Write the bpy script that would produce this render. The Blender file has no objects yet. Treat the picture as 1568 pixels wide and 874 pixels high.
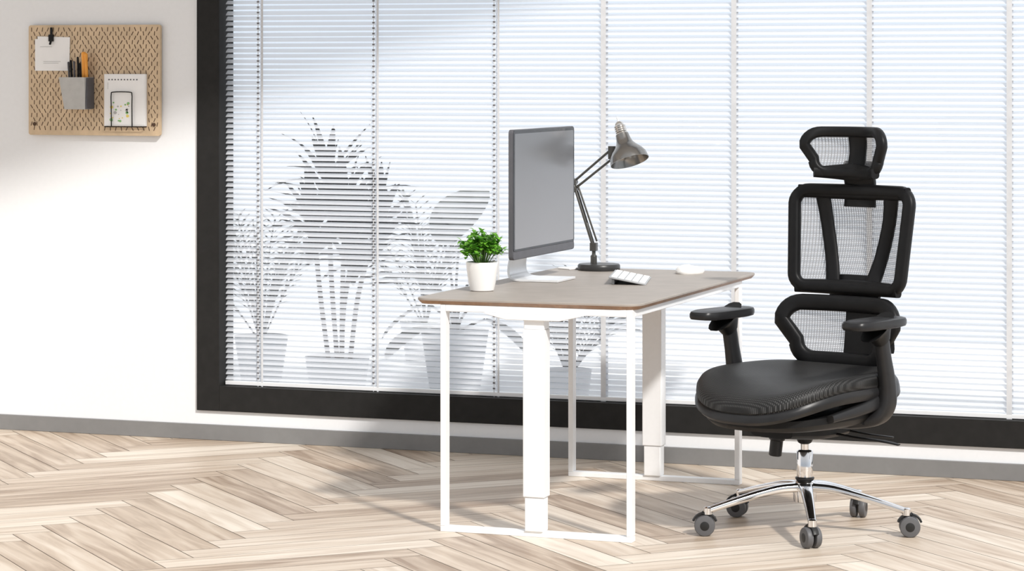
import bpy, bmesh, math, random
from mathutils import Vector, Matrix, Euler
random.seed(7)
scene = bpy.context.scene
COL = scene.collection
scene.view_settings.view_transform = 'Standard'

# ------------------------------------------------------------------ materials
def new_mat(name):
    m = bpy.data.materials.new(name); m.use_nodes = True
    nt = m.node_tree
    return m, nt, nt.nodes, nt.links, nt.nodes['Principled BSDF']

def mat(name, col, rough=0.5, metal=0.0, var=0.06, scale=30.0, bump=0.0, spec=0.5, coat=0.0):
    m, nt, N, L, b = new_mat(name)
    tc = N.new('ShaderNodeTexCoord')
    no = N.new('ShaderNodeTexNoise'); no.inputs['Scale'].default_value = scale
    no.inputs['Detail'].default_value = 3
    L.new(tc.outputs['Object'], no.inputs['Vector'])
    r = N.new('ShaderNodeValToRGB')
    r.color_ramp.elements[0].position = 0.3; r.color_ramp.elements[1].position = 0.7
    r.color_ramp.elements[0].color = tuple(max(0, c*(1-var)) for c in col)+(1,)
    r.color_ramp.elements[1].color = tuple(min(1, c*(1+var)) for c in col)+(1,)
    L.new(no.outputs['Fac'], r.inputs['Fac']); L.new(r.outputs['Color'], b.inputs['Base Color'])
    b.inputs['Roughness'].default_value = rough; b.inputs['Metallic'].default_value = metal
    b.inputs['Specular IOR Level'].default_value = spec
    b.inputs['Coat Weight'].default_value = coat
    if bump > 0:
        bp = N.new('ShaderNodeBump'); bp.inputs['Strength'].default_value = bump
        bp.inputs['Distance'].default_value = 0.002
        L.new(no.outputs['Fac'], bp.inputs['Height']); L.new(bp.outputs['Normal'], b.inputs['Normal'])
    return m

M_wall = mat('wall_paint', (0.82, 0.835, 0.855), 0.8, var=0.01, scale=60, bump=0.05)
M_base = mat('baseboard_grey', (0.21, 0.21, 0.21), 0.5, var=0.03)
M_frame = mat('window_frame_dark', (0.020, 0.0195, 0.019), 0.6, var=0.1, spec=0.15)
M_white = mat('powdercoat_white', (0.86, 0.87, 0.88), 0.35, var=0.01, scale=80)
M_top = mat('desktop_taupe', (0.335, 0.30, 0.268), 0.5, var=0.06, scale=14, spec=.3)
M_edge = mat('desktop_edge_wood', (0.30, 0.18, 0.11), 0.5, var=0.2, scale=40)
M_black = mat('plastic_black', (0.007, 0.007, 0.0075), 0.45, var=0.15, spec=0.22)
M_black2 = mat('plastic_black_satin', (0.016, 0.016, 0.017), 0.35, var=0.1, spec=0.3)
M_chrome = mat('chrome', (0.80, 0.80, 0.81), 0.10, metal=1.0, var=0.01)
M_wheel = mat('caster_rubber', (0.10, 0.10, 0.105), 0.5)
M_wheel_hub = mat('caster_hub', (0.02, 0.02, 0.02), 0.4, spec=.3)
M_alu = mat('aluminium', (0.84, 0.85, 0.86), 0.3, metal=0.35, var=0.02)
M_steel = mat('lamp_steel', (0.70, 0.68, 0.65), 0.2, metal=1.0, var=0.03)
M_lamp = mat('lamp_grey', (0.27, 0.26, 0.245), 0.22, metal=1.0, var=0.05)
M_lamparm = mat('lamp_arm_grey', (0.09, 0.087, 0.08), 0.35, metal=0.6, var=0.05)
M_lampbase = mat('lamp_base_dark', (0.03, 0.03, 0.03), 0.35, var=0.05, spec=.4)
M_lamp_in = mat('lamp_inner', (0.75, 0.73, 0.68), 0.4)
M_ceramic = mat('ceramic_white', (0.84, 0.83, 0.81), 0.25, var=0.01)
M_soil = mat('soil', (0.05, 0.035, 0.025), 0.9, var=0.4, scale=150)
M_paper = mat('paper', (0.86, 0.86, 0.86), 0.7, var=0.01)
M_ink = mat('ink', (0.10, 0.10, 0.11), 0.7)
M_orange = mat('orange_plastic', (0.85, 0.36, 0.05), 0.45)
M_grey = mat('grey_plastic', (0.46, 0.46, 0.45), 0.5)
M_dgrey = mat('dark_grey', (0.10, 0.10, 0.11), 0.45, spec=.3)
M_kbd = mat('keyboard_body', (0.35, 0.36, 0.37), 0.4)
M_green = mat('green_print', (0.25, 0.50, 0.20), 0.6)
M_yellow = mat('yellow_print', (0.8, 0.65, 0.15), 0.6)
M_peg = mat('pegboard_ply', (0.60, 0.455, 0.30), 0.6, var=0.10, scale=25)
M_slot = mat('pegboard_slot', (0.09, 0.05, 0.03), 0.8)
M_string = mat('blind_tape', (0.64, 0.655, 0.68), 0.7)
M_cord = mat('blind_cord', (0.16, 0.16, 0.17), 0.7)
M_terr = mat('terrace_concrete', (0.80, 0.81, 0.82), 0.8, var=0.05, scale=4)
M_trunk = mat('trunk_bark', (0.16, 0.15, 0.14), 0.8, var=0.3)
M_pot_out = mat('planter_grey', (0.58, 0.59, 0.60), 0.6)

def leaf_mat(name, c1, c2, rough=0.45, trans=0.15, scale=25):
    m, nt, N, L, b = new_mat(name)
    tc = N.new('ShaderNodeTexCoord'); no = N.new('ShaderNodeTexNoise'); no.inputs['Scale'].default_value = scale
    L.new(tc.outputs['Object'], no.inputs['Vector'])
    r = N.new('ShaderNodeValToRGB'); r.color_ramp.elements[0].position = .35; r.color_ramp.elements[1].position = .65
    r.color_ramp.elements[0].color = c1+(1,); r.color_ramp.elements[1].color = c2+(1,)
    L.new(no.outputs['Fac'], r.inputs['Fac']); L.new(r.outputs['Color'], b.inputs['Base Color'])
    b.inputs['Roughness'].default_value = rough
    t = N.new('ShaderNodeBsdfTranslucent'); L.new(r.outputs['Color'], t.inputs['Color'])
    mx = N.new('ShaderNodeMixShader'); mx.inputs[0].default_value = trans
    L.new(b.outputs[0], mx.inputs[1]); L.new(t.outputs[0], mx.inputs[2])
    L.new(mx.outputs[0], N['Material Output'].inputs['Surface'])
    return m
M_leaf = leaf_mat('leaf_fresh', (0.06, 0.25, 0.02), (0.25, 0.58, 0.06), trans=0.3, scale=60)
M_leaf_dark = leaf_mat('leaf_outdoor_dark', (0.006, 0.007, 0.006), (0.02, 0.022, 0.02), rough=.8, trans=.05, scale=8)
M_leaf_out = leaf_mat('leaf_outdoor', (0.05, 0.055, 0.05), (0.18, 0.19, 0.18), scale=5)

def mesh_mat(name, col, holes, freq):
    m, nt, N, L, b = new_mat(name)
    b.inputs['Base Color'].default_value = col+(1,); b.inputs['Roughness'].default_value = 0.6
    tc = N.new('ShaderNodeTexCoord'); sp = N.new('ShaderNodeSeparateXYZ')
    L.new(tc.outputs['Object'], sp.inputs[0])
    outs = []
    for ax, f in (('X', freq*0.7), ('Z', freq)):
        mu = N.new('ShaderNodeMath'); mu.operation = 'MULTIPLY'; mu.inputs[1].default_value = f*2*math.pi
        s = N.new('ShaderNodeMath'); s.operation = 'SINE'
        L.new(sp.outputs[ax], mu.inputs[0]); L.new(mu.outputs[0], s.inputs[0]); outs.append(s)
    mxm = N.new('ShaderNodeMath'); mxm.operation = 'MAXIMUM'
    L.new(outs[0].outputs[0], mxm.inputs[0]); L.new(outs[1].outputs[0], mxm.inputs[1])
    mr = N.new('ShaderNodeMapRange'); mr.inputs['From Min'].default_value = 0.2; mr.inputs['From Max'].default_value = 0.9
    mr.inputs['To Min'].default_value = 1-holes-0.15; mr.inputs['To Max'].default_value = min(1, 1-holes+0.3)
    L.new(mxm.outputs[0], mr.inputs['Value'])
    t = N.new('ShaderNodeBsdfTransparent'); mx = N.new('ShaderNodeMixShader')
    L.new(mr.outputs[0], mx.inputs[0]); L.new(t.outputs[0], mx.inputs[1]); L.new(b.outputs[0], mx.inputs[2])
    L.new(mx.outputs[0], N['Material Output'].inputs['Surface'])
    return m
M_mesh = mesh_mat('back_mesh', (0.20, 0.20, 0.205), 0.47, 170)

def seat_mat():
    m, nt, N, L, b = new_mat('seat_weave')
    tc = N.new('ShaderNodeTexCoord'); w = N.new('ShaderNodeTexWave'); w.inputs['Scale'].default_value = 50
    L.new(tc.outputs['Object'], w.inputs['Vector'])
    w2 = N.new('ShaderNodeTexWave'); w2.inputs['Scale'].default_value = 50; w2.bands_direction = 'Y'
    L.new(tc.outputs['Object'], w2.inputs['Vector'])
    mu = N.new('ShaderNodeMath'); mu.operation = 'MULTIPLY'; L.new(w.outputs['Fac'], mu.inputs[0]); L.new(w2.outputs['Fac'], mu.inputs[1])
    no = N.new('ShaderNodeTexNoise'); no.inputs['Scale'].default_value = 6; L.new(tc.outputs['Object'], no.inputs['Vector'])
    mm = N.new('ShaderNodeMath'); mm.operation = 'MULTIPLY'; L.new(mu.outputs[0], mm.inputs[0]); L.new(no.outputs['Fac'], mm.inputs[1])
    r = N.new('ShaderNodeValToRGB'); r.color_ramp.elements[0].color = (.008, .008, .008, 1); r.color_ramp.elements[1].color = (.12, .12, .12, 1)
    L.new(mm.outputs[0], r.inputs['Fac']); L.new(r.outputs['Color'], b.inputs['Base Color'])
    b.inputs['Roughness'].default_value = 0.5; b.inputs['Specular IOR Level'].default_value = .3
    bp = N.new('ShaderNodeBump'); bp.inputs['Strength'].default_value = .5; bp.inputs['Distance'].default_value = .001
    L.new(mu.outputs[0], bp.inputs['Height']); L.new(bp.outputs['Normal'], b.inputs['Normal'])
    return m
M_seat = seat_mat()

def slat_mat():
    m, nt, N, L, b = new_mat('blind_slat')
    N.remove(b)
    d = N.new('ShaderNodeBsdfDiffuse'); d.inputs['Color'].default_value = (.83, .85, .885, 1)
    t = N.new('ShaderNodeBsdfTranslucent'); t.inputs['Color'].default_value = (.86, .885, .92, 1)
    tr = N.new('ShaderNodeBsdfTransparent')
    m1 = N.new('ShaderNodeMixShader'); m1.inputs[0].default_value = 0.42
    m2 = N.new('ShaderNodeMixShader'); m2.inputs[0].default_value = 0.22
    no = N.new('ShaderNodeTexNoise'); no.inputs['Scale'].default_value = 3
    mr = N.new('ShaderNodeMapRange'); mr.inputs['To Min'].default_value = .14; mr.inputs['To Max'].default_value = .32
    L.new(no.outputs['Fac'], mr.inputs['Value']); L.new(mr.outputs[0], m2.inputs[0])
    L.new(d.outputs[0], m1.inputs[1]); L.new(t.outputs[0], m1.inputs[2])
    L.new(m1.outputs[0], m2.inputs[1]); L.new(tr.outputs[0], m2.inputs[2])
    L.new(m2.outputs[0], N['Material Output'].inputs['Surface'])
    return m
M_slat = slat_mat()

def glass_mat():
    m, nt, N, L, b = new_mat('window_glass')
    N.remove(b)
    g = N.new('ShaderNodeBsdfGlossy'); g.inputs['Roughness'].default_value = 0.02
    t = N.new('ShaderNodeBsdfTransparent'); t.inputs['Color'].default_value = (.97, .98, .99, 1)
    mx = N.new('ShaderNodeMixShader'); mx.inputs[0].default_value = 0.06
    L.new(t.outputs[0], mx.inputs[1]); L.new(g.outputs[0], mx.inputs[2])
    L.new(mx.outputs[0], N['Material Output'].inputs['Surface'])
    return m
M_glass = glass_mat()

def floor_mat():
    m, nt, N, L, b = new_mat('herringbone_oak')
    at = N.new('ShaderNodeAttribute'); at.attribute_name = 'tone'
    uv = N.new('ShaderNodeUVMap')
    mp = N.new('ShaderNodeMapping'); mp.inputs['Scale'].default_value = (1.2, 14, 1)
    L.new(uv.outputs['UV'], mp.inputs['Vector'])
    no = N.new('ShaderNodeTexNoise'); no.inputs['Scale'].default_value = 1.8; no.inputs['Detail'].default_value = 6
    no.inputs['Distortion'].default_value = 0.6
    L.new(mp.outputs[0], no.inputs['Vector'])
    ad = N.new('ShaderNodeMath'); ad.operation = 'MULTIPLY_ADD'
    ad.inputs[1].default_value = 0.70
    mr = N.new('ShaderNodeMapRange'); mr.inputs['From Min'].default_value = .3; mr.inputs['From Max'].default_value = .7
    mr.inputs['To Min'].default_value = -0.12; mr.inputs['To Max'].default_value = 0.48
    L.new(no.outputs['Fac'], mr.inputs['Value'])
    L.new(at.outputs['Fac'], ad.inputs[0]); L.new(mr.outputs[0], ad.inputs[2])
    r = N.new('ShaderNodeValToRGB')
    e = r.color_ramp.elements
    e[0].position = 0.0; e[0].color = (.30, .215, .15, 1)
    e[1].position = 1.0; e[1].color = (.76, .68, .58, 1)
    x = e.new(0.4); x.color = (.53, .43, .335, 1)
    L.new(ad.outputs[0], r.inputs['Fac']); L.new(r.outputs['Color'], b.inputs['Base Color'])
    b.inputs['Roughness'].default_value = 0.42; b.inputs['Specular IOR Level'].default_value = .4
    bp = N.new('ShaderNodeBump'); bp.inputs['Strength'].default_value = .12; bp.inputs['Distance'].default_value = .002
    L.new(no.outputs['Fac'], bp.inputs['Height']); L.new(bp.outputs['Normal'], b.inputs['Normal'])
    return m
M_floor = floor_mat()
M_gap = mat('floor_gap', (0.14, 0.10, 0.075), 0.8)

def screen_mat():
    m, nt, N, L, b = new_mat('screen_glass')
    tc = N.new('ShaderNodeTexCoord'); g = N.new('ShaderNodeSeparateXYZ')
    L.new(tc.outputs['Generated'], g.inputs[0])
    r = N.new('ShaderNodeValToRGB'); e = r.color_ramp.elements
    e[0].position = 0; e[0].color = (.24, .24, .25, 1); e[1].position = 1; e[1].color = (.13, .135, .145, 1)  # reflection painted into the screen colour, darker towards the top
    L.new(g.outputs['Z'], r.inputs['Fac']); L.new(r.outputs['Color'], b.inputs['Base Color'])
    b.inputs['Roughness'].default_value = 0.2
    return m
M_screen = screen_mat()

# ------------------------------------------------------------------ mesh helpers
def empty(name, loc=(0, 0, 0), rot=0.0):
    e = bpy.data.objects.new(name, None); COL.objects.link(e)
    e.location = loc; e.rotation_euler = (0, 0, rot); e.empty_display_size = 0.1
    return e

def obj_from_bm(name, bm, mats, parent=None, smooth=True, loc=None, bevel=0.0, subd=0):
    bmesh.ops.recalc_face_normals(bm, faces=bm.faces)
    me = bpy.data.meshes.new(name); bm.to_mesh(me); bm.free()
    if not isinstance(mats, (list, tuple)): mats = [mats]
    for m in mats: me.materials.append(m)
    o = bpy.data.objects.new(name, me); COL.objects.link(o)
    if smooth:
        for p in me.polygons: p.use_smooth = True
        try: me.set_sharp_from_angle(angle=math.radians(40))
        except Exception: pass
    if parent: o.parent = parent
    if loc: o.location = loc
    if bevel > 0:
        md = o.modifiers.new('bevel', 'BEVEL'); md.width = bevel; md.segments = 3; md.limit_method = 'ANGLE'
    return o

def add_box(bm, lo, hi, mi=0, M=None):
    vs = []
    for z in (lo[2], hi[2]):
        for x, y in ((lo[0], lo[1]), (hi[0], lo[1]), (hi[0], hi[1]), (lo[0], hi[1])):
            v = Vector((x, y, z))
            if M: v = M @ v
            vs.append(bm.verts.new(v))
    for f in ((0, 1, 2, 3), (4, 5, 6, 7), (0, 1, 5, 4), (1, 2, 6, 5), (2, 3, 7, 6), (3, 0, 4, 7)):
        bm.faces.new([vs[i] for i in f]).material_index = mi

def box(name, lo, hi, m, parent=None, bevel=0.003):
    bm = bmesh.new(); add_box(bm, lo, hi)
    return obj_from_bm(name, bm, m, parent, bevel=bevel)

def catmull(pts, n=6, closed=False):
    P = [Vector(p) for p in pts]; out = []; k = len(P)
    rng = range(k) if closed else range(k-1)
    for i in rng:
        p0 = P[(i-1) % k] if closed or i > 0 else P[0]*2-P[1]
        p1 = P[i]; p2 = P[(i+1) % k]
        p3 = P[(i+2) % k] if closed or i+2 < k else P[-1]*2-P[-2]
        for j in range(n):
            t = j/n
            out.append(0.5*((2*p1)+(p2-p0)*t+(2*p0-5*p1+4*p2-p3)*t*t+(3*p1-p0-3*p2+p3)*t**3))
    if not closed: out.append(P[-1])
    return out

def lerp_list(vals, n):
    out = []
    for i in range(n):
        t = i/(n-1)*(len(vals)-1); k = min(int(t), len(vals)-2); f = t-k
        out.append(vals[k]*(1-f)+vals[k+1]*f)
    return out

def add_sweep(bm, path, a, b, ref=(0, -1, 0), closed=False, n=12, power=2.5, mi=0):
    path = [Vector(p) for p in path]; ref = Vector(ref); K = len(path)
    A = lerp_list(a, K) if isinstance(a, (list, tuple)) else [a]*K
    Bv = lerp_list(b, K) if isinstance(b, (list, tuple)) else [b]*K
    rings = []
    for i, p in enumerate(path):
        if closed: T = path[(i+1) % K]-path[i-1]
        else: T = path[min(i+1, K-1)]-path[max(i-1, 0)]
        T.normalize()
        B = T.cross(ref)
        if B.length < 1e-4: B = T.cross(Vector((1, 0, 0)))
        B.normalize(); Nn = B.cross(T)
        ring = []
        for j in range(n):
            an = 2*math.pi*j/n+math.pi/n
            c, s = math.cos(an), math.sin(an)
            c = math.copysign(abs(c)**(2/power), c); s = math.copysign(abs(s)**(2/power), s)
            ring.append(bm.verts.new(p+B*A[i]*c+Nn*Bv[i]*s))
        rings.append(ring)
    for i in range(K if closed else K-1):
        r1, r2 = rings[i], rings[(i+1) % K]
        for j in range(n):
            bm.faces.new((r1[j], r1[(j+1) % n], r2[(j+1) % n], r2[j])).material_index = mi
    if not closed:
        bm.faces.new(rings[0][::-1]).material_index = mi; bm.faces.new(rings[-1]).material_index = mi

def sweep(name, path, a, b, m, parent, **kw):
    bm = bmesh.new(); add_sweep(bm, path, a, b, **kw)
    return obj_from_bm(name, bm, m, parent)

def add_lathe(bm, prof, M=None, n=32, mi=0, cap=True):
    rings = []
    for r, z in prof:
        ring = []
        for j in range(n):
            a = 2*math.pi*j/n; v = Vector((r*math.cos(a), r*math.sin(a), z))
            if M: v = M @ v
            ring.append(bm.verts.new(v))
        rings.append(ring)
    for i in range(len(rings)-1):
        for j in range(n):
            bm.faces.new((rings[i][j], rings[i][(j+1) % n], rings[i+1][(j+1) % n], rings[i+1][j])).material_index = mi
    if cap:
        bm.faces.new(rings[0][::-1]).material_index = mi; bm.faces.new(rings[-1]).material_index = mi

def lathe(name, prof, m, parent, M=None, n=32, cap=True):
    bm = bmesh.new(); add_lathe(bm, prof, M, n, cap=cap)
    return obj_from_bm(name, bm, m, parent)

def dirM(p, d):
    q = Vector(d).normalized().to_track_quat('Z', 'Y')
    return Matrix.Translation(Vector(p)) @ q.to_matrix().to_4x4()

def rrect(hx0, hx1, z0, z1, r, n=7):
    pts = []
    cs = [(hx0, z0, -90), (hx1, z1, 0), (-hx1, z1, 90), (-hx0, z0, 180)]
    for (x, z, a0) in cs:
        sx = 1 if x > 0 else -1; sz = 1 if z == z1 else -1
        cx, cz = x-sx*r, z-sz*r
        for k in range(n):
            a = math.radians(a0+90*k/(n-1))
            pts.append((cx+r*math.cos(a), cz+r*math.sin(a)))
    return pts

def densify(pts, step=0.03):
    out = []
    K = len(pts)
    for i in range(K):
        a = Vector(pts[i]); b = Vector(pts[(i+1) % K]); d = (b-a).length
        m = max(1, int(d/step))
        for j in range(m): out.append(tuple(a+(b-a)*(j/m)))
    return out

def leaf(bm, base, d, up, length, width, droop=0.3, seg=6, fold=0.15, mi=0, prof=None):
    p = Vector(base); d = Vector(d).normalized(); prev = None
    for i in range(seg+1):
        t = i/seg
        w = width*(prof(t) if prof else math.sin(math.pi*min(1, (t*0.92+0.06)))**0.8)
        side = d.cross(Vector((0, 0, 1)))
        if side.length < 1e-3: side = Vector((1, 0, 0))
        side.normalize(); nrm = side.cross(d).normalized()
        L_ = bm.verts.new(p-side*w/2+nrm*fold*w); C = bm.verts.new(p); R = bm.verts.new(p+side*w/2+nrm*fold*w)
        if prev:
            bm.faces.new((prev[0], prev[1], C, L_)).material_index = mi
            bm.faces.new((prev[1], prev[2], R, C)).material_index = mi
        prev = (L_, C, R)
        p = p+d*(length/seg)
        d = (d+Vector((0, 0, -droop/seg*(0.5+t)))).normalized()

# ------------------------------------------------------------------ room shell
def build_room():
    w, n = 0.13, 7
    bm = bmesh.new(); uvl = bm.loops.layers.uv.new('UVMap'); tl = bm.loops.layers.float_color.new('tone')
    g = 0.0014
    X0, X1, Y0, Y1 = -4.0, 5.6, -11.5, 0.0
    R = Matrix.Rotation(math.radians(45), 3, 'Z')
    def plank(x, y, lx, ly, horiz):
        c = R @ Vector(((x+lx/2)*w, (y+ly/2)*w, 0)); c = c+Vector((0, -5, 0))
        if not (X0-.7 < c.x < X1+.7 and Y0-.7 < c.y < Y1+.7): return
        cor = [(x*w+g, y*w+g), ((x+lx)*w-g, y*w+g), ((x+lx)*w-g, (y+ly)*w-g), (x*w+g, (y+ly)*w-g)]
        vs = [bm.verts.new((R @ Vector((a, b, 0)))+Vector((0, -5, 0))) for a, b in cor]
        f = bm.faces.new(vs); t = random.random(); ou, ov = random.random()*50, random.random()*50
        for l, (a, b) in zip(f.loops, cor):
            l[uvl].uv = (a+ou, b+ov) if horiz else (b+ou, a+ov)
            l[tl] = (t, t, t, 1)
    for x in range(-90, 90):
        for y in range(-90, 90):
            m = (x-y) % (2*n)
            if m == 0: plank(x, y, n, 1, True)
            if m == 2*n-1: plank(x, y, 1, n, False)
    for co, no in (((X0, 0, 0), (-1, 0, 0)), ((X1, 0, 0), (1, 0, 0)), ((0, Y0, 0), (0, -1, 0)), ((0, Y1, 0), (0, 1, 0))):
        geom = bm.verts[:]+bm.edges[:]+bm.faces[:]
        bmesh.ops.bisect_plane(bm, geom=geom, plane_co=co, plane_no=no, clear_outer=True)
    for f in bm.faces:
        f.material_index = 0
    add_box(bm, (X0, Y0, -0.1), (X1, Y1, -0.0015), 1)
    obj_from_bm('floor', bm, [M_floor, M_gap], smooth=False)
    bm = bmesh.new()
    add_box(bm, (-4, 0, 0), (-1.193, 0.2, 3.0))
    add_box(bm, (-1.193, 0, 0), (3.6, 0.2, 0.117))
    add_box(bm, (-1.193, 0, 2.6), (3.6, 0.2, 3.0))
    add_box(bm, (3.6, 0, 0), (5.6, 0.2, 3.0))
    obj_from_bm('wall_back', bm, M_wall, smooth=False)
    box('wall_left', (-4.2, -6, 0), (-4.0, 0.2, 3.0), M_wall, bevel=0)
    box('baseboard_back', (-4, -0.014, 0.0), (5.6, 0, 0.062), M_base, bevel=0.002)
    bm = bmesh.new()
    pts = [(3.93, 0.2), (3.93, 0.0), (-4.2, -3.21), (-4.2, 0.2)]  # added out-of-view slab, oblique edge shaped to shade the upper left wall
    lo = [bm.verts.new((x, y, 3.0)) for x, y in pts]; hi = [bm.verts.new((x, y, 3.15)) for x, y in pts]
    bm.faces.new(lo[::-1]); bm.faces.new(hi)
    for i in range(4): bm.faces.new((lo[i], lo[(i+1) % 4], hi[(i+1) % 4], hi[i]))
    obj_from_bm('shadow_slab', bm, M_wall, smooth=False)
    win = empty('window_1', (0, 0, 0))
    bm = bmesh.new()
    a, b_, c, d = -1.193, 3.6, 0.117, 2.6; t = 0.1
    y0, y1 = -0.012, 0.12
    add_box(bm, (a, y0, c), (a+t, y1, d)); add_box(bm, (b_-t, y0, c), (b_, y1, d))
    add_box(bm, (a+t, y0, c), (b_-t, y1, c+t)); add_box(bm, (a+t, y0, d-t), (b_-t, y1, d))
    obj_from_bm('frame', bm, M_frame, win, bevel=0.002)
    box('glass_pane', (a+t, 0.10, c+t), (b_-t, 0.104, d-t), M_glass, win, bevel=0)
    bl = empty('venetian_blind', (0, 0.045, 0))
    bm = bmesh.new(); bc = bmesh.new(); sp = 0.0215; z = c+t+0.03; xL, xR = a+t+0.006, b_-t-0.006
    while z < d-t-0.04:
        tilt = math.radians(38+random.uniform(-3, 3)); W = 0.0125
        sag = random.uniform(-0.0015, 0.0015); ph = random.uniform(-1, 1)
        rows = []
        for s in (-1, -0.33, 0.33, 1):
            yy = s*W*math.cos(tilt); zz = s*W*math.sin(tilt)+0.0018*(1-s*s)
            rows.append([bm.verts.new((x, yy, z+zz+sag*math.sin((x+1.1)*2.2+ph))) for x in [xL+(xR-xL)*k/24 for k in range(25)]])
        for i in range(3):
            for k in range(24): bm.faces.new((rows[i][k], rows[i][k+1], rows[i+1][k+1], rows[i+1][k]))
        for x in (-.942, -.442, .064):
            add_box(bc, (x-.005, -.0145, z-.001), (x+.005, -.0135, z+.005))
        z += sp
    obj_from_bm('slats', bm, M_slat, bl)
    obj_from_bm('cord_clips', bc, M_cord, bl, smooth=False)
    bm = bmesh.new()
    add_box(bm, (xL, -0.014, c+t+0.002), (xR, 0.014, c+t+0.018)); add_box(bm, (xL, -0.02, d-t-0.04), (xR, 0.02, d-t))
    obj_from_bm('rails', bm, M_white, bl, bevel=0.002)
    bm = bmesh.new()
    for i, x in enumerate((-.942, -.442, .064, .509, 1.024, 1.541, 2.057, 2.57, 3.08)):
        w = 0.0015 if i < 3 else 0.010
        for yy in (-0.0135, 0.0135):
            add_box(bm, (x-w, yy-.0004, c+t), (x+w, yy+.0004, d-t))
        if i < 3: add_box(bm, (x+.014, -0.0139, c+t), (x+.022, -0.0131, d-t))
    obj_from_bm('ladder_tapes', bm, M_string, bl, smooth=False)
    box('terrace_ground', (-6, 0.2, -0.12), (8, 5.0, -0.02), M_terr, bevel=0)
build_room()

# ------------------------------------------------------------------ outdoor plants
def planter(name, loc, r, h, par=None):
    e = empty(name, loc)
    lathe('planter', [(r*.72, 0), (r*.75, .01), (r, h), (r*.93, h), (r*.9, h-.03), (.001, h-.03)], M_pot_out, e)
    return e

def dracaena(name, loc):
    e = planter(name, loc, .14, .26)
    bm = bmesh.new()
    heads = [((.0, 0, .23), (-.04, 0, 1.02)), ((.05, .02, .23), (.17, .05, .84)), ((-.04, 0, .23), (-.10, -.02, .80)), ((.02, 0, .23), (.06, .03, .70)), ((.02, 0, .23), (.05, -.03, .92))]
    for a, b in heads:
        add_sweep(bm, catmull([a, ((a[0]+b[0])/2-.01, 0, (a[2]+b[2])/2), b], 4), .010, .010, mi=1, n=8)
        for i in range(50):
            az = random.uniform(0, 2*math.pi); el = random.uniform(-.1, 1.45)
            d = (math.cos(az)*math.cos(el), math.sin(az)*math.cos(el), math.sin(el))
            leaf(bm, Vector(b)+Vector((0, 0, random.uniform(-.14, .03))), d, None, random.uniform(.20, .33), random.uniform(.032, .050), droop=random.uniform(.1, .9), seg=6)
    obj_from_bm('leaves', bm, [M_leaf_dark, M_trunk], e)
def palm(name, loc, h=.75, nf=13, pot=.13):
    e = planter(name, loc, pot, .22)
    bm = bmesh.new()
    for i in range(nf):
        az = 2*math.pi*i/nf+random.uniform(-.3, .3); el = random.uniform(.95, 1.5)
        p = Vector((0, 0, .18)); d = Vector((math.cos(az)*math.cos(el), math.sin(az)*math.cos(el), math.sin(el)))
        Ln = h*random.uniform(.7, 1.1); seg = 16; pts = [p.copy()]
        for k in range(seg):
            p = p+d*(Ln/seg); pts.append(p.copy())
            d = (d+Vector((0, 0, -1.5/seg*(k/seg)*1.6))).normalized()
            if k > 3:
                s = d.cross(Vector((0, 0, 1))).normalized()
                for sg in (-1, 1):
                    ld = (s*sg+d*.8+Vector((0, 0, -.15))).normalized()
                    leaf(bm, p, ld, None, .15*math.sin(math.pi*(k-2)/(seg))+.05, .013, droop=.5, seg=3)
        add_sweep(bm, pts, .004, .004, n=6)
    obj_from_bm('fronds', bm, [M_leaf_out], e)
def broadleaf(name, loc, specs, pot=.16):
    e = planter(name, loc, pot, .28)
    bm = bmesh.new()
    for (dx, dy, z, az, el, L_, W_) in specs:
        end = Vector((dx, dy, z))
        add_sweep(bm, catmull([(0, 0, .22), (dx*.3, dy*.3, .22+(z-.22)*.6), end], 6), .006, .006, n=6)
        d = (math.cos(az)*math.cos(el), math.sin(az)*math.cos(el), math.sin(el))
        leaf(bm, end, d, None, L_, W_, droop=.7, seg=10, fold=.08, prof=lambda t: math.sin(math.pi*min(1, t*.97+.02))**.55)
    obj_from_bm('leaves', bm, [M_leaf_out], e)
dracaena('potted_dracaena', (-1.02, 1.0, -0.02))
palm('potted_palm', (-1.90, 2.1, -0.02), .72, 15)
palm('potted_palm', (-1.45, 3.1, -0.02), .62, 12)
broadleaf('potted_rubber_plant', (-.90, 2.1, -0.02),
          [(-.05, 0, .68, 1.3, .9, .38, .30), (.08, .05, .55, .3, .6, .30, .22), (-.10, 0, .50, 3.2, .2, .30, .22), (.12, 0, .42, -.2, .1, .28, .21),
           (-.16, .05, .40, 3.4, -.5, .28, .19), (.02, -.05, .45, 4.7, .2, .25, .2), (.14, .03, .33, .1, -.5, .28, .19), (.0, .08, .75, 2.0, .7, .26, .22), (-.1, -.08, .3, 3.9, -.4, .26, .19)])
palm('potted_fern', (-.03, 1.2, -0.02), .42, 16, .10)

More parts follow.
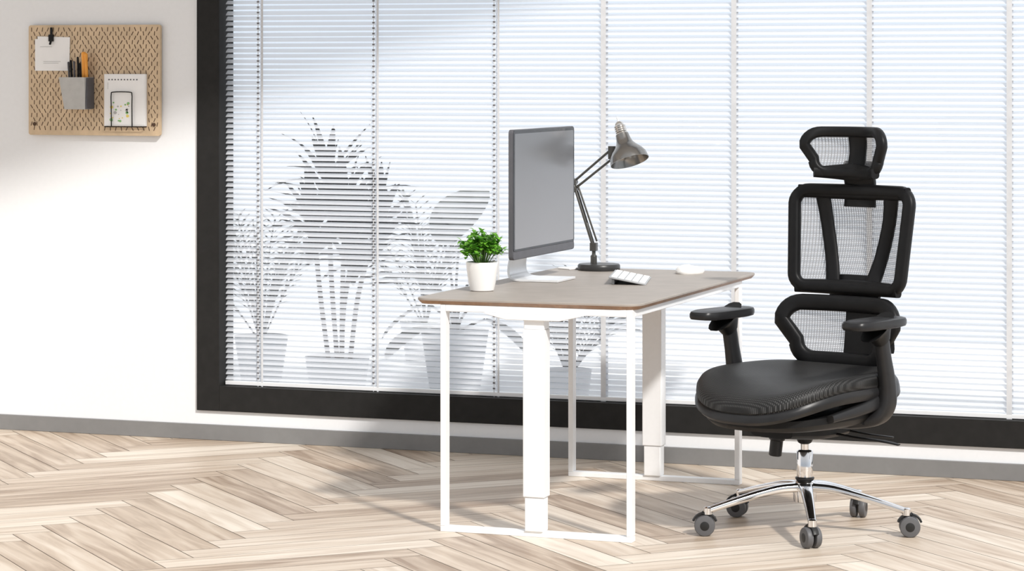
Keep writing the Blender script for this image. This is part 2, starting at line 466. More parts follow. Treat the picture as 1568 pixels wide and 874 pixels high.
# ------------------------------------------------------------------ desk
def build_desk():
    cx, cy = 0.853, -1.07
    D = empty('standing_desk', (cx, cy, 0))
    x0, x1 = .54-cx, 1.168-cx; y0, y1 = -1.705-cy, -.43-cy
    bm = bmesh.new(); rings = []
    def outl(ins):
        hx0, hx1 = .440-cx+ins, 1.20-cx-ins; ya, yb = -1.735-cy+ins, -.275-cy-ins; r = .055-ins
        out = []
        for (x, y, a0, sx, sy) in ((hx1, ya, -90, 1, -1), (hx1, yb, 0, 1, 1), (hx0, yb, 90, -1, 1), (hx0, ya, 180, -1, -1)):
            rr = r
            for k in range(8):
                a = math.radians(a0+90*k/7); out.append((x-sx*rr+rr*math.cos(a), y-sy*rr+rr*math.sin(a)))
        return out
    for ins, z in ((.002, .75), (0, .748), (0, .743), (.012, .731)):
        rings.append([bm.verts.new((x, y, z)) for x, y in outl(ins)])
    bm.faces.new(rings[0]).material_index = 0; bm.faces.new(rings[-1][::-1]).material_index = 1
    for i in range(3):
        n = len(rings[0])
        for j in range(n): bm.faces.new((rings[i][j], rings[i][(j+1) % n], rings[i+1][(j+1) % n], rings[i+1][j])).material_index = 1 if i == 2 else 0
    obj_from_bm('desktop', bm, [M_top, M_edge], D)
    hw, hd = .009, .019
    for k, y in enumerate((y0, y1)):
        bm = bmesh.new()
        for x in (x0, x1): add_box(bm, (x-hw, y-hd, .018), (x+hw, y+hd, .731))
        add_box(bm, (x0-hw, y-hd, 0), (x1+hw, y+hd, .018))
        add_box(bm, (x0+hw, y-hd, .709), (x1-hw, y+hd, .731))
        obj_from_bm('loop_leg_%d' % (k+1), bm, M_white, D, bevel=.002)
        bm = bmesh.new()
        add_box(bm, (-.036, y-.03, .127), (.036, y+.028, .66))
        add_box(bm, (-.031, y-.026, .018), (.031, y+.024, .127))
        add_box(bm, (-.034, y-.026, .66), (.034, y+.026, .70))
        obj_from_bm('lifting_column_%d' % (k+1), bm, M_white, D, bevel=.003)
        bm = bmesh.new()
        v = [(-.17, .709), (.17, .709), (.09, .69), (-.09, .69)]
        a = [bm.verts.new((x, y-.04, z)) for x, z in v]; b = [bm.verts.new((x, y+.06, z)) for x, z in v]
        bm.faces.new(a); bm.faces.new(b[::-1])
        for i in range(4): bm.faces.new((a[i], a[(i+1) % 4], b[(i+1) % 4], b[i]))
        obj_from_bm('bracket_%d' % (k+1), bm, M_white, D, bevel=.002)
    bm = bmesh.new()
    for x in (x0, x1): add_box(bm, (x-hw, y0+hd, .707), (x+hw, y1-hd, .731))
    add_box(bm, (-.04, y0+.06, .69), (.04, y1-.06, .731))
    obj_from_bm('rails', bm, M_white, D, bevel=.002)
build_desk()

# ------------------------------------------------------------------ monitor
def build_monitor():
    E = empty('desktop_computer', (.595, -.90, .75))
    lean = Matrix.Translation((0, 0, .090))
    def rr(name, x0, x1, hy, z0, z1, m, r=.012):
        bm = bmesh.new(); o = rrect(hy, hy, z0, z1, r, 5)
        a = [bm.verts.new(lean @ Vector((x0, u, v))) for u, v in o]; b = [bm.verts.new(lean @ Vector((x1, u, v))) for u, v in o]
        bm.faces.new(a[::-1]); bm.faces.new(b); n = len(o)
        for i in range(n): bm.faces.new((a[i], a[(i+1) % n], b[(i+1) % n], b[i]))
        return obj_from_bm(name, bm, m, E, bevel=.0015)
    rr('housing', -.014, .002, .322, 0, .442, M_dgrey, .014)
    rr('chin', .002, .0035, .320, .002, .028, M_dgrey, .008)
    rr('bezel', .002, .004, .320, .0285, .440, mat('bezel_black', (.03, .032, .036), .25, spec=.3), .012)
    rr('screen', .004, .0046, .308, .036, .428, M_screen, .004)
    path = catmull([(-.014, 0, .26), (-.05, 0, .22), (-.085, 0, .12), (-.10, 0, .04), (-.08, 0, .008), (-.0, 0, .005), (.085, 0, .005)], 6)
    bm = bmesh.new(); prev = None; K = len(path)
    for i, p in enumerate(path):
        T = (path[min(i+1, K-1)]-path[max(i-1, 0)]).normalized(); nn = Vector((-T.z, 0, T.x)); hw = .06+.035*min(1, i/(K*.6)); th = .004
        r = [bm.verts.new(p+Vector((0, s*hw, 0))+nn*th*q) for s, q in ((-1, -1), (1, -1), (1, 1), (-1, 1))]
        if prev:
            for j in range(4): bm.faces.new((prev[j], prev[(j+1) % 4], r[(j+1) % 4], r[j]))
        else: bm.faces.new(r[::-1])
        prev = r
    bm.faces.new(prev)
    obj_from_bm('stand', bm, M_alu, E, bevel=.0012)
    return E
build_monitor()

# ------------------------------------------------------------------ desk plant
def build_plant():
    E = empty('potted_plant', (.553, -1.40, .75))
    lathe('pot', [(.036, 0), (.040, .003), (.046, .03), (.0515, .07), (.054, .094), (.0535, .097), (.050, .097), (.048, .085), (.001, .083)], M_ceramic, E, n=40)
    lathe('soil', [(.001, .0835), (.047, .0835), (.047, .086), (.02, .090), (.001, .091)], M_soil, E)
    bm = bmesh.new(); random.seed(3)
    for i in range(85):
        az = random.uniform(0, 2*math.pi); rr_ = math.sqrt(random.random())
        top = Vector((.078*rr_*math.cos(az), .078*rr_*math.sin(az), .118+.092*math.sqrt(max(0, 1-rr_**2))*random.uniform(.6, 1.0)))
        base = Vector((.02*rr_*math.cos(az), .02*rr_*math.sin(az), .088))
        add_sweep(bm, catmull([base, base.lerp(top, .55)+Vector((0, 0, .012)), top], 3), .0012, .0010, n=5, mi=1)
        for k in range(11):
            a2 = az+random.uniform(-2.6, 2.6)+k; el = random.uniform(-.3, .9)
            d = Vector((math.cos(a2)*math.cos(el), math.sin(a2)*math.cos(el), math.sin(el)))
            p = base.lerp(top, random.uniform(.6, 1.03))
            leaf(bm, p, d, None, random.uniform(.015, .023), random.uniform(.012, .017), droop=.9, seg=4, fold=.12)
    obj_from_bm('foliage', bm, [M_leaf, mat('stem_green', (.12, .25, .05), .6)], E)
build_plant()

# ------------------------------------------------------------------ lamp
def build_lamp():
    E = empty('desk_lamp', (.625, -.375, .75))
    lathe('base', [(.001, 0), (.076, 0), (.078, .004), (.078, .018), (.074, .023), (.02, .025), (.001, .026)], M_lampbase, E, n=48)
    z0 = -.75
    P = (-.02, 0, .085); Q = (-.098, 0, 1.072+z0); H = (.05, 0, 1.195+z0)
    bm = bmesh.new()
    add_lathe(bm, [(.012, 0), (.012, .03), (.007, .035), (.007, .07)], Matrix.Translation((-.02, 0, .022)), 16)
    add_box(bm, (-.032, -.012, .07), (-.008, .012, .10))
    for s in (-1, 1):
        add_sweep(bm, [(P[0], s*.009, P[2]), (Q[0], s*.009, Q[2])], .0045, .0035, n=8)
    add_sweep(bm, [Vector(P)+Vector((.012, 0, .02)), Vector(Q)+Vector((.016, 0, -.01))], .0035, .0035, n=8)
    add_sweep(bm, [Vector(Q), Vector(H)], .0045, .006, n=8)
    add_sweep(bm, [Vector(Q)+Vector((.004, 0, -.026)), Vector(H)+Vector((.010, 0, -.030))], .0045, .006, n=8)
    add_lathe(bm, [(.013, -.014), (.013, .014)], dirM(Q, (0, 1, 0)), 16)
    add_lathe(bm, [(.011, -.014), (.011, .014)], dirM(Vector(Q)+Vector((.004, 0, -.028)), (0, 1, 0)), 16)
    add_box(bm, (H[0]-.012, -.010, H[2]-.038), (H[0]+.016, .010, H[2]+.010))
    for a, b in (((P[0]-.008, .0, P[2]+.02), (P[0]-.030, 0, P[2]+.10)),):
        add_lathe(bm, [(.004, 0), (.004, .07)], dirM(a, Vector(b)-Vector(a)), 8)
    obj_from_bm('arm', bm, M_lamparm, E, bevel=.001)
    cap = Vector((.078, 0, 1.283+z0)); rim = Vector((.128, -.03, 1.150+z0)); ax = (rim-cap).normalized(); Ln = (rim-cap).length
    M = dirM(cap, ax)
    lathe('shade', [(.024, .038), (.027, .058), (.031, .072), (.040, .085), (.058, .105), (.068, .122), (.0725, Ln), (.0705, Ln), (.064, .122), (.054, .107), (.036, .09), (.02, .08)], M_lamp, E, M, n=40, cap=False)
    lathe('shade_neck', [(.008, -.012), (.014, -.008), (.017, .0), (.019, .012), (.019, .032), (.024, .039)], M_steel, E, M, n=40, cap=False)
    bm = bmesh.new()
    add_lathe(bm, [(.003, -.030), (.003, -.01)], M, 8)
    for k in range(4): add_lathe(bm, [(.019, .004+k*.008), (.0225, .007+k*.008), (.019, .010+k*.008)], M, 24, cap=False)
    obj_from_bm('cooling_cap', bm, M_steel, E)
    bm = bmesh.new(); bmesh.ops.create_uvsphere(bm, u_segments=16, v_segments=10, radius=.024, matrix=M @ Matrix.Translation((0, 0, .098)))
    obj_from_bm('bulb', bm, M_lamp_in, E)
build_lamp()

# ------------------------------------------------------------------ keyboard, mouse, phone
def build_small():
    E = empty('computer_keyboard', (.895, -.85, .75), math.radians(104))
    T = Matrix.Translation((0, 0, .013)) @ Matrix.Rotation(math.radians(11), 4, 'X')
    bm = bmesh.new(); add_box(bm, (-.16, -.065, -.002), (.16, .065, .004), 0, T)
    add_box(bm, (-.14, .045, -.013), (.14, .055, .006), 0, Matrix.Translation((0, 0, .013)))
    obj_from_bm('body', bm, M_kbd, E, bevel=.002)
    bm = bmesh.new()
    for r in range(5):
        for c in range(14):
            xx = -.153+c*.0219; yy = -.060+r*.0243
            if r == 0 and 4 <= c <= 8:
                if c > 4: continue
                add_box(bm, (xx, yy, .004), (xx+.0219*5-.004, yy+.020, .0065), 0, T); continue
            add_box(bm, (xx, yy, .004), (xx+.0179, yy+.020, .0065), 0, T)
    obj_from_bm('keys', bm, M_paper, E, bevel=.0008)
    E = empty('computer_mouse', (.985, -.42, .75), math.radians(60))
    bm = bmesh.new(); nu, nv = 28, 10; rings = []
    for j in range(nv+1):
        t = j/nv*math.pi/2; ring = []
        for i in range(nu):
            a = 2*math.pi*i/nu; c, s = math.cos(a), math.sin(a)
            x = .060*math.copysign(abs(c)**.8, c)*math.cos(t)**.6 if j < nv else 0
            y = .035*math.copysign(abs(s)**.8, s)*math.cos(t)**.6 if j < nv else 0
            z = .006+.024*math.sin(t)*(1-.15*c)
            ring.append(bm.verts.new((x, y, z)))
        rings.append(ring)
    base = [bm.verts.new((v.co.x*.93, v.co.y*.93, 0)) for v in rings[0]]
    rings.insert(0, base)
    for j in range(len(rings)-1):
        for i in range(nu): bm.faces.new((rings[j][i], rings[j][(i+1) % nu], rings[j+1][(i+1) % nu], rings[j+1][i]))
    bm.faces.new(base[::-1]); bmesh.ops.remove_doubles(bm, verts=bm.verts, dist=1e-5)
    obj_from_bm('shell', bm, M_ceramic, E)
    E = empty('smartphone', (.53, -.335, .75), math.radians(60))
    box('body', (-.07, -.034, 0), (.07, .034, .007), M_paper, E, .003)
    box('glass', (-.066, -.031, .007), (.066, .031, .0075), M_alu, E, 0)
build_small()

# ------------------------------------------------------------------ pegboard
def build_pegboard():
    E = empty('pegboard', (-1.652, 0, 1.44))
    W, H = .301, .2245
    bm = bmesh.new(); o = rrect(W, W, -H, H, .010, 5)
    a = [bm.verts.new((u, -.022, v)) for u, v in o]; b = [bm.verts.new((u, -.008, v)) for u, v in o]
    bm.faces.new(a); bm.faces.new(b[::-1]); n = len(o)
    for i in range(n): bm.faces.new((a[i], a[(i+1) % n], b[(i+1) % n], b[i]))
    obj_from_bm('board', bm, M_peg, E, smooth=False)
    bm = bmesh.new()
    for x in (-.25, .25):
        for z in (-.18, .18): add_box(bm, (x-.012, -.008, z-.012), (x+.012, 0, z+.012))
    obj_from_bm('spacers', bm, M_slot, E)
    bm = bmesh.new()
    r = 0; z = H-.018
    while z > -H+.012:
        x = -W+.014+(.0125 if r % 2 else 0)
        while x < W-.010:
            h = .0076; w = .0018; tl = math.radians(random.uniform(-32, 36)); c = Vector((x, -.0222, z))
            pts = [(-w, -h), (0, -h-.002), (w, -h), (w, h), (0, h+.002), (-w, h)]
            bm.faces.new([bm.verts.new(c+Vector((px*math.cos(tl)-pz*math.sin(tl), 0, px*math.sin(tl)+pz*math.cos(tl)))) for px, pz in pts])
            x += .025
        z -= .0175; r += 1
    obj_from_bm('slots', bm, M_slot, E, smooth=False)
    bm = bmesh.new()
    for x in (-W+.028, W-.028):
        for z in (-H+.045,): add_lathe(bm, [(.008, 0), (.007, .004), (.001, .005)], dirM((x, -.022, z), (0, -1, 0)), 16)
    obj_from_bm('screws', bm, M_slot, E)
    bm = bmesh.new()
    add_box(bm, (-.270, -.0245, .038), (-.110, -.0235, .168)); add_box(bm, (-.262, -.026, .045), (-.112, -.025, .172), 0, Matrix.Rotation(math.radians(1.5), 4, 'Y'))
    obj_from_bm('note_cards', bm, M_paper, E, smooth=False)
    bm = bmesh.new()
    for zz, x0, x1 in ((.135, -.245, -.19), (.075, -.23, -.15), (.068, -.23, -.16)):
        add_box(bm, (x0, -.0268, zz), (x1, -.0262, zz+.0015))
    obj_from_bm('note_writing', bm, M_grey, E, smooth=False)
    bm = bmesh.new()
    add_box(bm, (-.202, -.036, .158), (-.182, -.024, .186)); add_box(bm, (-.197, -.031, .184), (-.187, -.027, .215))
    add_sweep(bm, [(-.192, -.03, .165), (-.192, -.04, .145)], .005, .003)
    obj_from_bm('binder_clip', bm, M_black, E, bevel=.001)
    bm = bmesh.new()
    def frus(x0b, x1b, x0t, x1t, zb, zt, yb, yt, mi=0):
        lo = [bm.verts.new(p) for p in ((x0b, yb, zb), (x1b, yb, zb), (x1b, -.024, zb), (x0b, -.024, zb))]
        hi = [bm.verts.new(p) for p in ((x0t, yt, zt), (x1t, yt, zt), (x1t, -.024, zt), (x0t, -.024, zt))]
        inn = [bm.verts.new(p) for p in ((x0t+.003, yt+.003, zt), (x1t-.003, yt+.003, zt), (x1t-.003, -.027, zt), (x0t+.003, -.027, zt))]
        inb = [bm.verts.new(p) for p in ((x0b+.003, yb+.003, zb+.004), (x1b-.003, yb+.003, zb+.004), (x1b-.003, -.027, zb+.004), (x0b+.003, -.027, zb+.004))]
        for A, B in ((lo, hi), (hi, inn), (inn, inb)):
            for i in range(4): bm.faces.new((A[i], A[(i+1) % 4], B[(i+1) % 4], B[i]))
        bm.faces.new(lo[::-1]); bm.faces.new(inb)
    frus(-.100, -.005, -.118, .0, -.118, .012, -.085, -.100)
    obj_from_bm('pen_cup', bm, M_grey, E, smooth=False)
    box('cup_side', (-.0045, -.086, -.116), (.004, -.026, .010), M_dgrey, E, .001)
    pens = [(-.100, .075, M_dgrey, .004), (-.085, .082, M_black, .005), (-.070, .078, M_dgrey, .004), (-.055, .095, M_black, .004), (-.028, .115, M_orange, .009), (-.010, .110, M_orange, .007), (-.040, .07, M_black, .004)]
    for i, (x, zt, m, r) in enumerate(pens):
        lx = random.uniform(-.006, .006)
        p0 = Vector((x*.9-.003, -.045-.004*(i % 3), -.105)); p1 = Vector((x+lx-.003, -.05-.006*(i % 3), zt))
        Ln = (p1-p0).length
        lathe('pen_%d' % (i+1), [(.001, 0), (r*.6, .012), (r, .02), (r, Ln-.03), (r*1.1, Ln-.03), (r*1.1, Ln-.004), (r*.6, Ln)], m, E, dirM(p0, p1-p0), n=12)
    bm = bmesh.new(); add_box(bm, (.055, -.036, -.185), (.243, -.024, .025)); add_box(bm, (.060, -.0375, -.180), (.238, -.036, .021))
    obj_from_bm('notebook', bm, M_paper, E, smooth=False)
    bm = bmesh.new()
    for i in range(10): add_box(bm, (.075+i*.014, -.0382, .000), (.081+i*.014, -.0376, .005))
    for k in range(7): add_box(bm, (.072, -.0382, -.012-k*.004), (.072+.0015, -.0376, -.010-k*.004))
    obj_from_bm('notebook_title', bm, M_ink, E, smooth=False)
    bm = bmesh.new()
    for i in range(26):
        x = random.uniform(.085, .17); z = random.uniform(-.165, -.09); s = random.uniform(.002, .007)
        v = [bm.verts.new((x+s*math.cos(t)*1.2, -.0379, z+s*math.sin(t))) for t in [k*math.pi/3 for k in range(6)]]
        bm.faces.new(v).material_index = random.choice((0, 0, 1, 2))
    obj_from_bm('notebook_drawing', bm, [M_green, M_yellow, M_grey], E, smooth=False)
    bm = bmesh.new()
    def wire(pts): add_sweep(bm, pts, .0022, .0022, n=8, power=2)
    wire(catmull([(.092, -.044, -.186), (.092, -.046, -.10), (.092, -.046, -.058), (.102, -.046, -.048), (.175, -.046, -.048), (.186, -.046, -.058), (.186, -.046, -.10), (.186, -.044, -.186)], 4))
    wire([(.060, -.042, -.188), (.238, -.042, -.188)]); wire([(.060, -.042, -.188), (.060, -.022, -.188)]); wire([(.238, -.042, -.188), (.238, -.022, -.188)])
    obj_from_bm('wire_holder', bm, M_black, E)
build_pegboard()

# ------------------------------------------------------------------ office chair
def build_chair():
    C = empty('office_chair', (1.630, -1.307, 0), math.radians(-19.4))
    base_rot = math.radians(19.4)
    R = .332
    bm = bmesh.new()
    for k in range(5):
        a = base_rot+math.radians(72*k-72); d = Vector((math.cos(a), math.sin(a), 0))
        path = catmull([d*.02+Vector((0, 0, .142)), d*.10+Vector((0, 0, .137)), d*.22+Vector((0, 0, .110)), d*R+Vector((0, 0, .080))], 5)
        add_sweep(bm, path, [.026, .020, .016, .013], [.016, .014, .012, .010], ref=(0, 0, 1), n=14, power=3)
        add_lathe(bm, [(.011, .066), (.014, .068), (.014, .088), (.008, .092)], Matrix.Translation(d*R), 16)
    add_lathe(bm, [(.02, .09), (.036, .095), (.038, .13), (.036, .155), (.028, .165), (.02, .167)], None, 32)
    obj_from_bm('star_base', bm, M_chrome, C)
    lathe('hub_ring', [(.03, .166), (.031, .172), (.024, .176)], M_black2, C)
    lathe('gas_cylinder', [(.019, .15), (.026, .172), (.026, .255), (.022, .26), (.013, .262), (.013, .31)], M_chrome, C)
    lathe('cylinder_shroud', [(.014, .28), (.022, .285), (.031, .305), (.034, .325)], M_black, C)
    for k in range(5):
        a = base_rot+math.radians(72*k-72); d = Vector((math.cos(a), math.sin(a), 0)); c = d*R
        sw = [math.radians(q) for q in (150, 35, 110, 200, 215)][k]; t = Vector((math.cos(sw), math.sin(sw), 0)); s = Vector((-t.y, t.x, 0))
        cc = c+t*.010; r = .033
        bm = bmesh.new()
        for sg in (-1, 1):
            add_lathe(bm, [(r*.8, 0), (r*.97, .002), (r, .005), (r, .016), (r*.94, .020), (r*.6, .022)], dirM(cc+s*sg*.004+Vector((0, 0, r)), s*sg), 28)
        obj_from_bm('caster_wheels_%d' % (k+1), bm, M_wheel, C)
        bm = bmesh.new()
        for sg in (-1, 1):
            add_lathe(bm, [(r*.55, .0), (r*.5, .0235), (r*.3, .0255)], dirM(cc+s*sg*.002+Vector((0, 0, r)), s*sg), 20)
        arc = [cc+Vector((0, 0, r))+t*((r+.006)*math.cos(q))+Vector((0, 0, (r+.006)*math.sin(q))) for q in [math.radians(20+x*14) for x in range(11)]]
        add_sweep(bm, arc, .010, .004, ref=(s.cross(Vector((0, 0, 1)))), n=8)
        add_lathe(bm, [(.008, .05), (.008, .08)], Matrix.Translation(c), 12)
        obj_from_bm('caster_fork_%d' % (k+1), bm, M_wheel_hub, C)
    bm = bmesh.new()
    add_sweep(bm, catmull([(0, -.19, .340), (0, -.05, .333), (0, .1, .335), (0, .2, .36)], 4), [.08, .11, .11, .06], [.022, .03, .032, .03], ref=(0, 0, 1), power=4, n=16)
    add_sweep(bm, catmull([(-.24, .0, .375), (-.1, .0, .352), (.1, .0, .352), (.24, .0, .375)], 4), .045, .012, ref=(0, 0, 1), power=4, n=16)
    obj_from_bm('tilt_mechanism', bm, M_black, C)
    lathe('tension_knob', [(.018, 0), (.021, .003), (.021, .05), (.026, .054), (.026, .085), (.018, .09)], M_black2, C, dirM((-.095, -.03, .236), (.10, .05, 1)), n=20)
    sweep('height_lever', catmull([(.05, .02, .325), (.16, .03, .312), (.26, .06, .303), (.31, .07, .296)], 5), [.006, .006, .014, .012], [.004, .004, .003], M_black, C, ref=(0, 0, 1), n=10)
    sweep('tilt_lever', catmull([(.05, .1, .325), (.16, .12, .312), (.24, .15, .305)], 5), [.006, .006, .012], [.004, .003], M_black, C, ref=(0, 0, 1), n=10)
    def seat_part(name, prof, hx, hy0, hy1, z0, m, wf, dish, mi=None):
        bm = bmesh.new(); n = 72; rings = []
        for s, dz in prof:
            ring = []
            for i in range(n):
                a = 2*math.pi*i/n; c, sn = math.cos(a), math.sin(a); pw = 2/2.7
                x = hx*math.copysign(abs(c)**pw, c)*s; yy = math.copysign(abs(sn)**pw, sn)*s
                y = yy*(hy1 if yy > 0 else hy0)
                x *= 1-.07*max(0, yy)
                f = max(0, -yy-.35); z = z0+dz-wf*f*f*1.9
                z += dish*((abs(x)/hx)**2.2)*.7+dish*max(0, yy)**2*.6
                ring.append(bm.verts.new((x, y, z)))
            rings.append(ring)
        for j in range(len(rings)-1):
            for i in range(n): bm.faces.new((rings[j][i], rings[j][(i+1) % n], rings[j+1][(i+1) % n], rings[j+1][i]))
        bm.faces.new(rings[0]); bm.faces.new(rings[-1][::-1])
        return obj_from_bm(name, bm, m, C)
    seat_part('seat', [(.02, -.006), (.2, -.006), (.4, -.006), (.6, -.004), (.75, -.001), (.86, .002), (.93, .001), (.97, -.006), (.993, -.018), (.996, -.034), (.97, -.050), (.9, -.058), (.1, -.060)], .278, .392, .235, .502, M_seat, .065, .036)
    seat_part('seat_rim', [(.85, -.03), (.985, -.040), (1.003, -.050), (1.003, -.062), (.97, -.076), (.8, -.084), (.1, -.086)], .279, .393, .236, .502, M_black2, .065, .028)
    seat_part('seat_pan', [(.5, 0), (.9, 0), (.985, -.006), (.985, -.026), (.93, -.042), (.7, -.058), (.1, -.062)], .258, .355, .22, .406, M_black, .015, .010)
    for sg in (-1, 1):
        sweep('side_link_%s' % ('l' if sg > 0 else 'r'), catmull([(sg*.240, -.22, .400), (sg*.266, -.04, .425), (sg*.255, .12, .460), (sg*.19, .22, .475), (sg*.10, .29, .50)], 6), [.012, .020, .026, .030, .03], [.014, .016, .018, .016], M_black2, C, ref=(sg, 0, .1), n=14, power=3.5)
    sweep('spine', catmull([(0, .14, .35), (0, .24, .37), (0, .305, .44), (0, .325, .56), (0, .335, .70), (0, .35, .78)], 6), [.06, .06, .055, .05, .05, .04], [.02, .022, .022, .02, .018], M_black, C, ref=(0, -1, 0), n=16, power=3.5)
    def fmap(y0, lean, z0, cv, W):
        return lambda u, v: Vector((u, y0+lean*(v-z0)-cv*(abs(u)/W)**2.0, v))
    def frame(name, f, h0, h1, z0, z1, r, a, b, m=M_black):
        o = densify(rrect(h0, h1, z0, z1, r, 8))
        path = [f(u, v) for u, v in o]
        return sweep(name, path, a, b, m, C, closed=True, n=14, power=3)
    def panel(name, f, h0, h1, z0, z1, m, nu=20, nv=16, off=0.0, r=.03, u0=None):
        bm = bmesh.new(); g = []
        for j in range(nv+1):
            t = j/nv; v = z0+(z1-z0)*t; h = h0+(h1-h0)*t
            e = min(v-z0, z1-v)
            if e < r: h = h-r+math.sqrt(max(0, r*r-(r-e)**2))
            row = []
            for i in range(nu+1):
                lo = -h if u0 is None else u0
                u = lo+(h-lo)*i/nu
                bow = off*(1-(u/h)**2)*math.sin(math.pi*t)**.7 if off and h > 0 else 0
                row.append(bm.verts.new(f(u, v)+Vector((0, bow, 0))))
            g.append(row)
        for j in range(nv):
            for i in range(nu): bm.faces.new((g[j][i], g[j][i+1], g[j+1][i+1], g[j+1][i]))
        return obj_from_bm(name, bm, m, C)
    fb = fmap(.275, .14, .74, .045, .235)
    frame('back_frame', fb, .207, .222, .765, 1.085, .045, .021, .017)
    for nm, v, hh in (('back_top_rail', 1.080, .212), ('back_bottom_rail', .766, .200)):
        pth = [fb(-hh+2*hh*i/24, v) for i in range(25)]
        sweep(nm, pth, [.022, .026, .022], .014, M_black, C, ref=(0, -1, 0), n=14, power=3)
    panel('back_mesh', fb, .202, .218, .765, 1.085, M_mesh, off=.062)
    for sg in (-1, 1):
        sweep('back_v_bar_%s' % ('l' if sg > 0 else 'r'), catmull([fb(sg*.135, 1.085)+Vector((0, .002, 0)), fb(sg*.12, .98)+Vector((0, .022, 0)), fb(sg*.095, .86)+Vector((0, .024, 0)), fb(sg*.07, .755)+Vector((0, .004, 0))], 6), [.028, .024, .024, .028], [.010, .012, .010], M_black, C, ref=(0, -1, 0), n=12, power=3)
    fl = fmap(.225, .12, .53, .055, .22)
    frame('lumbar_frame', fl, .165, .215, .530, .715, .060, .027, .018)
    panel('lumbar_mesh', fl, .165, .215, .525, .720, M_mesh, off=.02)
    panel('lumbar_plate', lambda u, v: fl(u, v)+Vector((0, .002, 0)), .165, .215, .530, .720, M_black, u0=.0)
    sweep('lumbar_bracket', catmull([(.04, .34, .60), (.04, .325, .64), (.04, .33, .72)], 5), [.07, .09, .08], [.012, .014], M_black, C, ref=(0, -1, 0), n=16, power=4)
    sweep('lumbar_arm', catmull([(.05, .34, .62), (.13, .30, .62), fl(.195, .63)+Vector((0, .01, 0))], 5), [.06, .06, .065], [.010, .010], M_black, C, ref=(0, -1, 0.01), n=12, power=3)
    sweep('back_joint', catmull([(0, .29, .69), (0, .305, .76), (0, .32, .80)], 5), [.09, .10, .08], .02, M_black, C, ref=(0, -1, 0), n=16, power=3)
    fh = fmap(.280, .10, 1.15, .085, .155)
    fh2 = lambda u, v: fh(u, v)+Vector((0, .018*math.sin(math.pi*min(1, max(0, (v-1.13)/.17))), 0))
    frame('headrest_frame', fh2, .125, .150, 1.145, 1.280, .045, .018, .015)
    panel('headrest_mesh', fh2, .120, .142, 1.142, 1.280, M_mesh, off=.01)
    sweep('headrest_center', [fh2(.008, 1.135+.147*i/8)+Vector((0, .002, 0)) for i in range(9)], [.034, .031, .036], .012, M_black, C, ref=(0, -1, 0), n=14, power=3)
    pth = [fh2(-.12+.24*i/20, 1.147) for i in range(21)]
    sweep('headrest_lower_rail', pth, [.018, .030, .018], .014, M_black, C, ref=(0, -1, 0), n=12, power=3)
    sweep('headrest_stem', catmull([(0, .33, 1.03), (0, .335, 1.09), (0, .325, 1.14), (0, .315, 1.18)], 6), [.060, .058, .060, .05], [.014, .016, .02, .012], M_black, C, ref=(0, -1, 0), n=14, power=3)
    lathe('headrest_pivot', [(.012, -.06), (.018, -.058), (.018, .068), (.012, .07)], M_black2, C, dirM((0, .335, 1.165), (1, 0, 0)), n=20)
    for sg in (-1, 1):
        nm = 'l' if sg > 0 else 'r'
        x = sg*.292; dz = .028
        bm = bmesh.new(); n = 40; rings = []
        for s, z in ((.82, .644), (.97, .647), (1, .654), (1, .664), (.965, .671), (.85, .675), (.4, .676)):
            ring = []
            for i in range(n):
                a = 2*math.pi*i/n; c, q = math.cos(a), math.sin(a)
                X_ = .052*math.copysign(abs(c)**.62, c)*s; Y_ = .150*math.copysign(abs(q)**.62, q)*s
                X_ *= 1-.12*(Y_/.150)
                ring.append(bm.verts.new((x+X_, -.040+Y_, z+dz)))
            rings.append(ring)
        for j in range(len(rings)-1):
            for i in range(n): bm.faces.new((rings[j][i], rings[j][(i+1) % n], rings[j+1][(i+1) % n], rings[j+1][i]))
        bm.faces.new(rings[0][::-1]); bm.faces.new(rings[-1])
        obj_from_bm('arm_pad_'+nm, bm, M_black2, C)
        sweep('arm_collar_'+nm, catmull([(x, -.03, .648+dz), (x, -.02, .632+dz), (x, -.003, .60+dz)], 5), [.040, .032, .022], [.08, .05, .03], M_black, C, ref=(0, -1, 0), n=16, power=2.6)
        sweep('arm_post_'+nm, catmull([(x, -.01, .655), (x, .01, .57), (x, .03, .48), (x-sg*.005, .03, .42), (x-sg*.03, .015, .382), (x-sg*.09, .0, .366), (x-sg*.16, 0, .358)], 7), [.019, .020, .023, .024, .022, .02, .018], [.026, .026, .032, .036, .036, .034, .03], M_black2, C, ref=(0, -1, 0), n=18, power=3)
build_chair()

# ------------------------------------------------------------------ light
w = bpy.data.worlds.new('sky'); scene.world = w; w.use_nodes = True
N = w.node_tree.nodes; L = w.node_tree.links; bg = N['Background']
tc = N.new('ShaderNodeTexCoord'); sp = N.new('ShaderNodeSeparateXYZ'); mr = N.new('ShaderNodeMapRange')
mr.inputs['From Min'].default_value = -.2; mr.inputs['From Max'].default_value = 1.0
L.new(tc.outputs['Generated'], sp.inputs[0]); L.new(sp.outputs['Z'], mr.inputs['Value'])
r = N.new('ShaderNodeValToRGB'); e = r.color_ramp.elements
e[0].position = 0; e[0].color = (.88, .90, .93, 1); e[1].position = 1; e[1].color = (1.28, 1.29, 1.31, 1)
x = e.new(.12); x.color = (.88, .92, .97, 1); x = e.new(.2); x.color = (.80, .88, .98, 1); x = e.new(.4); x.color = (1.1, 1.12, 1.15, 1)
L.new(mr.outputs[0], r.inputs['Fac'])
my = N.new('ShaderNodeMapRange'); my.inputs['From Min'].default_value = -.9; my.inputs['From Max'].default_value = .6
my.inputs['To Min'].default_value = .56; my.inputs['To Max'].default_value = 1.10
L.new(sp.outputs['Y'], my.inputs['Value'])
L.new(r.outputs['Color'], bg.inputs['Color']); L.new(my.outputs[0], bg.inputs['Strength'])

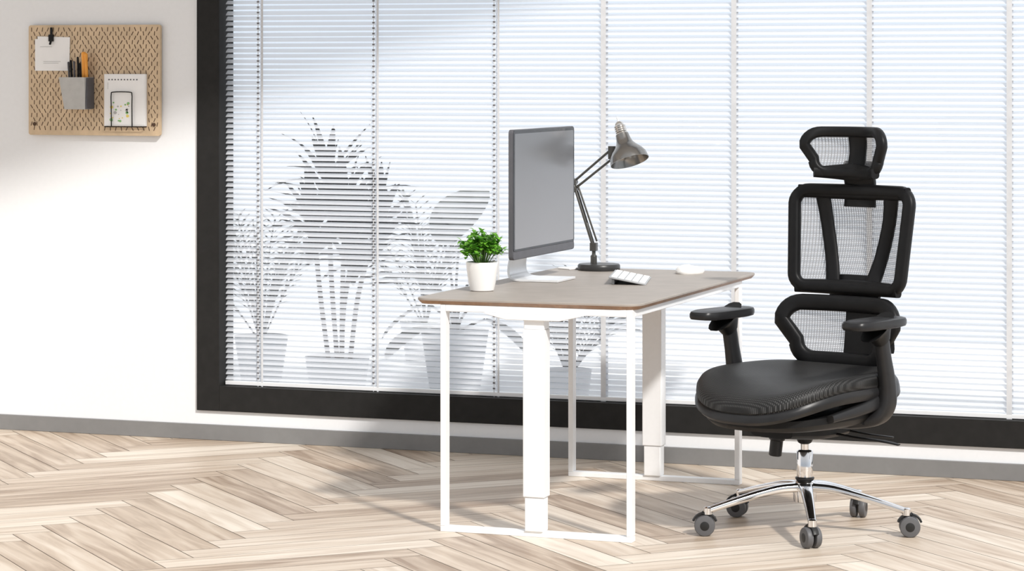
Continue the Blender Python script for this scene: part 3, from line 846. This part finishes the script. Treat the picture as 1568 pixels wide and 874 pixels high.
sd = bpy.data.lights.new('sun', 'SUN'); sd.energy = 3.6; sd.angle = math.radians(4); sd.color = (1, .965, .92)
so = bpy.data.objects.new('sun', sd); COL.objects.link(so); so.location = (8, -8, 9)
so.rotation_euler = Vector((-.8, .75, -.9)).to_track_quat('-Z', 'Y').to_euler()

# ------------------------------------------------------------------ camera
cd = bpy.data.cameras.new('camera'); co = bpy.data.objects.new('camera', cd); COL.objects.link(co)
co.location = (3.8, -10.03, 1.5); co.rotation_euler = (math.radians(90), 0, math.radians(20))
cd.sensor_width = 36; cd.lens = 97.44; cd.shift_y = -.2149; cd.clip_end = 200
scene.camera = co
